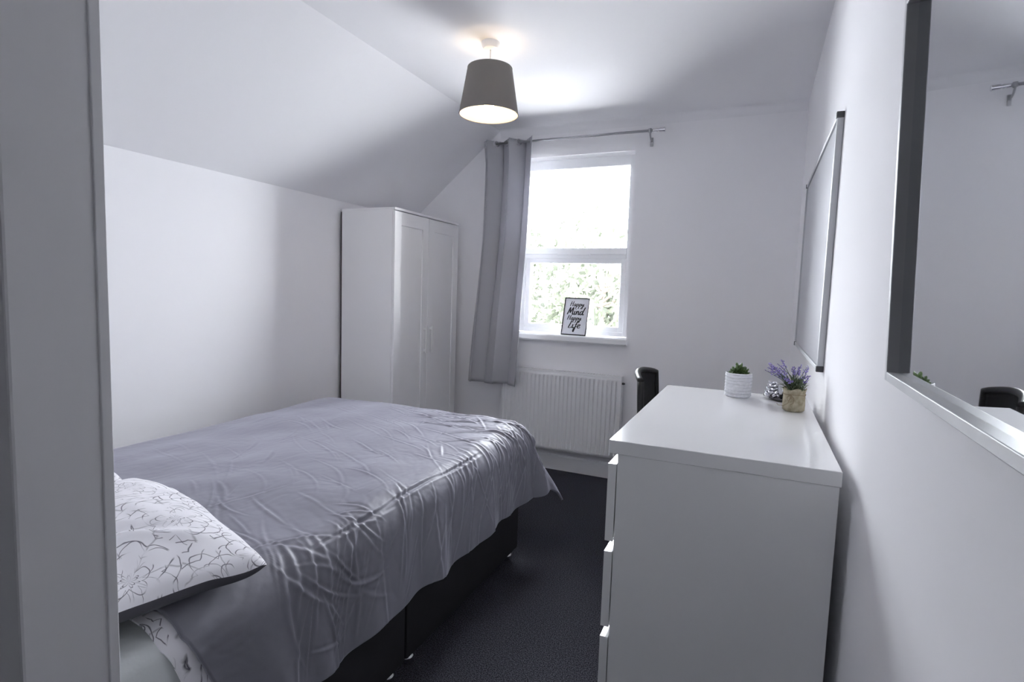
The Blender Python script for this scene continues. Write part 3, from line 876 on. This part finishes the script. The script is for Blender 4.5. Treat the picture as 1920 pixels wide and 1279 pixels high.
# ------------------------------------------------------------------ pillows
M['pillow_back'] = mat('grey_pillow_back', (.115, .112, .13), .7, spec=.2); add_bump(M['pillow_back'], 60, .1, .002)
def pillow(loc, rz, label, L=.70, Wd=.46, Hp=.165, seed=0, tilt=(0, 0), fold=True):
    root = empty('pillow', loc)
    root.rotation_euler = (tilt[0], tilt[1], rz)
    tag(root, label, 'pillow', 'pillows at the head of the bed')
    n, m = 90, 70
    u = np.linspace(-1, 1, n); v = np.linspace(-1, 1, m)
    U, V = np.meshgrid(u, v)
    # corners drawn out, sides drawn in
    cor = 1-.055*(np.abs(U)*np.abs(V))**5
    xx = L/2*U*(.955+.045*V**2)*cor; yy = Wd/2*V*(.93+.07*U**2)*cor
    prof_ = np.clip(1-np.abs(U)**2.6, 0, 1)**.62*np.clip(1-np.abs(V)**2.4, 0, 1)**.62
    lump = .018*(vnoise(U*2.2+5+seed, V*2+seed, 21)-.5)+.012*(vnoise(U*5+seed, V*4, 22)-.5)
    rip = .006*np.sin(9*(U*.7+V*.9)+3*vnoise(U*2, V*2+seed, 23))*(np.abs(U)**2+np.abs(V)**2)*.5
    edge = np.clip((1-np.maximum(np.abs(U), np.abs(V)))*8, 0, 1)
    top = Hp*.58*prof_+(lump+rip)*edge
    if fold:
        top += edge*.016*np.exp(-((U-.55-.25*V)/.05)**2)*np.clip(1-np.abs(V+.3), 0, 1)
        top -= edge*.018*np.exp(-((U-.42-.25*V)/.07)**2)*np.clip(1-np.abs(V+.3), 0, 1)
    bot = -.046*np.clip(1-np.abs(U)**9, 0, 1)**.6*np.clip(1-np.abs(V)**9, 0, 1)**.6
    wave = .010*vnoise(U*3+seed, V*3, 25)*(1-edge)
    wave = wave-.020*(np.abs(U)*np.abs(V))**4
    top += wave; bot += wave
    for nm, Z, mm in (('front_cover', top, M['floral']), ('back_cover', bot, M['pillow_back'])):
        PP = np.stack([xx, yy, Z], -1).reshape(-1, 3)
        idx_ = np.arange(n*m).reshape(m, n)
        f_ = np.stack([idx_[:-1, :-1], idx_[:-1, 1:], idx_[1:, 1:], idx_[1:, :-1]], -1).reshape(-1, 4)
        if nm == 'back_cover': f_ = f_[:, ::-1]
        me = bpy.data.meshes.new(nm)
        me.from_pydata(PP.tolist(), [], f_.tolist())
        link(nm, me, mm, root, smooth=True)
    return root
pillow((-1.372, .770, .726), math.radians(-16), 'white pillow with black floral line print at the open side of the bed', seed=1, tilt=(math.radians(1), math.radians(1)))
pillow((-2.085, .84, .730), math.radians(-6), 'white floral pillow next to the wall, partly hidden by the entrance wall', seed=4, fold=False, tilt=(math.radians(5), 0))

# ------------------------------------------------------------------ succulent in a ribbed white pot
PZ0 = CH+.0005
sp_ = empty('potted_succulent', (-.046, 2.176, PZ0))
tag(sp_, 'small green succulent in a white ribbed cylinder pot on the chest', 'potted plant')
potm = mat('white_ribbed_ceramic', (.74, .74, .78), .6)
mottled(potm, (.70, .70, .74), (.80, .80, .84), 90)
add_bump(potm, 120, .12, .001)
prof = [(0, 0), (.040, 0), (.0435, .003)]
zz = .004
while zz < .076:
    prof += [(.0458, zz+.001), (.0463, zz+.004), (.0458, zz+.0085), (.0432, zz+.0095), (.0432, zz+.0105)]
    zz += .0115
prof += [(.0455, .083), (.0460, .087), (.0435, .0885), (.0425, .084), (.0425, .076), (0, .076)]
MB().lathe(prof, n=48).build('pot', potm, sp_, smooth=math.radians(60))
soil = mat('dark_soil', (.03, .025, .02), .95); add_bump(soil, 150, .8, .004)
MB().lathe([(0, .079), (.02, .080), (.0424, .078), (.0424, .0755)], n=32).build('soil', soil, sp_, smooth=True)
succ = mat('succulent_green', (.07, .13, .035), .45)
mottled(succ, (.03, .07, .015), (.13, .21, .07), 30)
g = random.Random(2)
def fleshy(mb, base, d, L, w_, th):
    d = d.normalized(); s = d.cross(Vector((0, 0, 1)));
    if s.length < .1: s = Vector((1, 0, 0))
    s.normalize(); n3 = s.cross(d)
    ringsv = []
    for (t, k) in ((0, .35), (.3, .8), (.6, 1.0), (.85, .75), (1.0, .12)):
        c = base+d*L*t+Vector((0, 0, 1))*L*.15*t*t
        for a in range(8):
            an = 2*PI*a/8
            ringsv.append(c+s*math.cos(an)*w_*k+n3*math.sin(an)*th*k)
    f = [(j*8+a, j*8+(a+1) % 8, (j+1)*8+(a+1) % 8, (j+1)*8+a) for j in range(4) for a in range(8)]
    f += [tuple(range(32, 40)), tuple(reversed(range(8)))]
    mb.add(ringsv, f)
for (ox_, oy_, sc_) in ((-.004, 0, 1.0), (.016, .006, .8), (-.016, -.010, .75)):
    for lay, (cnt, el_, L) in enumerate(((7, .35, .030), (6, .75, .030), (4, 1.15, .028))):
        for k in range(cnt):
            a = 2*PI*k/cnt+lay*.5+g.uniform(-.15, .15)
            d = Vector((math.cos(a)*math.cos(el_), math.sin(a)*math.cos(el_), math.sin(el_)))
            lm_ = MB(); fleshy(lm_, Vector((ox_, oy_, .080+.004*lay)), d, L*sc_*g.uniform(.9, 1.1), .0075*sc_, .0035)
            lm_.build('leaf', succ, sp_, smooth=True)
for a in (1.2, 2.0, .6):
    lm_ = MB(); fleshy(lm_, Vector((.002*math.cos(a), 0, .085)), Vector((.45*math.cos(a*1.9), .2, 1)), .036, .0065, .0045)
    lm_.build('leaf', succ, sp_, smooth=True)

# ------------------------------------------------------------------ lavender in a burlap sack pot
lv = empty('potted_lavender', (.128, 1.992, PZ0))
tag(lv, 'purple lavender in a beige burlap sack pot tied with string', 'potted plant')
bur = mat('beige_burlap', (.42, .37, .27), .9, spec=.1)
mottled(bur, (.33, .29, .20), (.50, .45, .34), 60)
add_bump(bur, 500, .5, .002)
sack = MB(); vv = []; ff = []
n = 44
lev = ((0, .8), (.004, 1.0), (.02, 1.03), (.045, 1.0), (.056, .95), (.064, .99), (.074, 1.08), (.074, 1.02), (.060, .88), (.055, .0))
for (z, k) in lev:
    for i in range(n):
        a = 2*PI*i/n
        rr = .0325*k*(1+.03*math.sin(3*a+1)+(.035*math.sin(9*a) if .05 < z else .01*math.sin(7*a)))
        vv.append((rr*math.cos(a), rr*math.sin(a), z+(.003*math.sin(5*a+2) if z > .07 else 0)))
for j in range(len(lev)-1):
    for i in range(n):
        i2 = (i+1) % n
        ff.append((j*n+i, j*n+i2, (j+1)*n+i2, (j+1)*n+i))
sack.add(vv, ff)
sack.build('sack', bur, lv, smooth=math.radians(60))
st = MB()
st.tube([(.0335*math.cos(a), .0335*math.sin(a), .056+.001*math.sin(3*a)) for a in [2*PI*i/36 for i in range(37)]], .0012, 6)
st.tube([(-.012, -.032, .056), (-.022, -.037, .048), (-.019, -.038, .036), (-.010, -.036, .046), (-.012, -.033, .056)], .0011, 6)
st.tube([(-.012, -.032, .056), (-.002, -.038, .045), (-.004, -.039, .030), (-.012, -.037, .024)], .0011, 6)
st.tube([(-.012, -.034, .050), (-.018, -.040, .030), (-.032, -.037, .020), (-.046, -.030, .020), (-.050, -.022, .023)], .0009, 6)
st.build('string', mat('brown_twine', (.28, .22, .14), .9), lv)
stem_m = mat('lavender_stem', (.055, .085, .045), .7); mottled(stem_m, (.035, .06, .03), (.11, .15, .09), 90)
flow_m = mat('lavender_flower', (.25, .19, .50), .7); mottled(flow_m, (.20, .15, .46), (.46, .38, .76), 120)
leaf_m = mat('lavender_leaf', (.09, .14, .06), .7); mottled(leaf_m, (.05, .085, .04), (.20, .25, .14), 80)
g = random.Random(21)
# clear the board and wall on the right: keep stems left-leaning on that side
for k in range(26):
    a = g.uniform(0, 2*PI); spread = g.uniform(.02, .072)
    tip = Vector((math.cos(a)*spread-.022, math.sin(a)*spread*.8-.004, g.uniform(.105, .150)))
    if k == 0: tip = Vector((-.092, -.01, .128))
    if k == 1: tip = Vector((-.080, .0, .150))
    if k == 2: tip = Vector((-.044, -.005, .165))
    if k == 3: tip = Vector((.034, .0, .150))
    if k == 4: tip = Vector((.030, -.02, .125))
    tip.x = min(tip.x, .040)
    b0 = Vector((g.uniform(-.018, .018), g.uniform(-.018, .018), .058))
    mid = b0*.5+tip*.5+Vector((g.uniform(-.008, .008), g.uniform(-.008, .008), .008))
    p_ = [b0, b0*.45+mid*.55, mid, mid*.4+tip*.6, tip]
    MB().tube(p_, [.0011, .0011, .001, .0009, .0006], 5).build('stem', stem_m, lv)
    fl = MB(); dd = (tip-mid).normalized()
    fl_n = 7 if k % 4 else 3
    for q in range(fl_n*3):
        t = q/(fl_n*3)
        c = tip-dd*(.030*(1-t))
        side = Vector((g.gauss(0, 1), g.gauss(0, 1), g.gauss(0, .6))).normalized()
        side = (side-dd*side.dot(dd)*.6+dd*.7).normalized()
        s_ = side.orthogonal().normalized(); Lq = g.uniform(.0052, .0098)*(1.15-.5*t)
        o2 = side.cross(s_)
        fl.add([c, c+side*Lq*.55+s_*Lq*.28, c+side*Lq, c+side*Lq*.55-s_*Lq*.28, c+side*Lq*.55+o2*Lq*.22, c+side*Lq*.55-o2*Lq*.22],
               [(0, 1, 4), (1, 2, 4), (2, 3, 4), (3, 0, 4), (1, 0, 5), (2, 1, 5), (3, 2, 5), (0, 3, 5)])
    fl.build('flower', flow_m, lv)
for k in range(110):
    a = g.uniform(0, 2*PI); e2 = g.uniform(.35, 1.35)
    d = Vector((math.cos(a)*math.cos(e2), math.sin(a)*math.cos(e2), math.sin(e2)))
    b0 = Vector((g.uniform(-.022, .022), g.uniform(-.022, .022), .060+g.uniform(0, .02)))
    L = g.uniform(.028, .062)
    if (b0+d*L).x > .045: d.x = -abs(d.x)*.5
    s = d.cross(Vector((0, 0, 1))).normalized()
    nn_ = s.cross(d)
    lf = MB()
    c1_ = b0+d*L*.5+Vector((0, 0, .003)); tipp = b0+d*L-Vector((0, 0, .004))
    lf.add([b0, c1_+s*.0026, tipp, c1_-s*.0026, c1_+nn_*.0012, c1_-nn_*.0008],
           [(0, 1, 4), (1, 2, 4), (2, 3, 4), (3, 0, 4), (1, 0, 5), (2, 1, 5), (3, 2, 5), (0, 3, 5)])
    lf.build('leaf', leaf_m, lv)

# ------------------------------------------------------------------ silver ornament on a dark tray
orn = empty('silver_ornament', (.105, 2.172, PZ0))
tag(orn, 'shiny silver curled ornament on a dark pointed dish behind the lavender', 'ornament')
silver = mat('polished_silver', (.62, .62, .66), .16, 1.0); add_bump(silver, 60, .1, .001)
dish = MB(); vv = []; ff = []
nL = 26
for i in range(nL+1):
    t = -1+2*i/nL
    wd_ = .034*(1-abs(t)**1.6)+.002
    zc_ = .003+.006*t*t
    for (k, zz_) in ((-1, .004), (-.6, 0), (0, -.001), (.6, 0), (1, .004)):
        vv.append((t*.080, k*wd_, zc_+zz_))
    for (k, zz_) in ((1, .001), (.6, -.0025), (0, -.0035), (-.6, -.0025), (-1, .001)):
        vv.append((t*.080, k*wd_, max(.0, zc_+zz_)))
for i in range(nL):
    for k in range(10):
        k2 = (k+1) % 10
        ff.append((i*10+k, i*10+k2, (i+1)*10+k2, (i+1)*10+k))
ff += [tuple(range(10)), tuple(reversed(range(nL*10, nL*10+10)))]
dish.add(vv, ff)
W(dish, 'dish', M['black'], orn, smooth=math.radians(50), rot=(0, 0, math.radians(-38)))
g = random.Random(4)
k = 0
for lay in range(5):
    zz = .012+lay*.0115; rr = .021*(1-lay*.15)
    for q in range(5 if lay < 4 else 3):
        a = 2*PI*q/5+lay*.63
        c = Vector((-.034+rr*math.cos(a), .010+rr*math.sin(a), zz))
        mb = MB()
        d = Vector((math.cos(a), math.sin(a), .55)).normalized()
        fleshy(mb, c-d*.010, d, .021, .0095, .0045)
        mb.build('curl', silver, orn, smooth=True)
for (dx, dy, L, an) in ((-.006, -.008, .050, .9), (.012, -.004, .044, 1.2), (.026, -.016, .030, .5)):
    mb = MB(); fleshy(mb, Vector((dx, dy, .008)), Vector((-.3*math.cos(an), -.2, 1)), L, .013, .006)
    mb.build('curl', silver, orn, smooth=True)
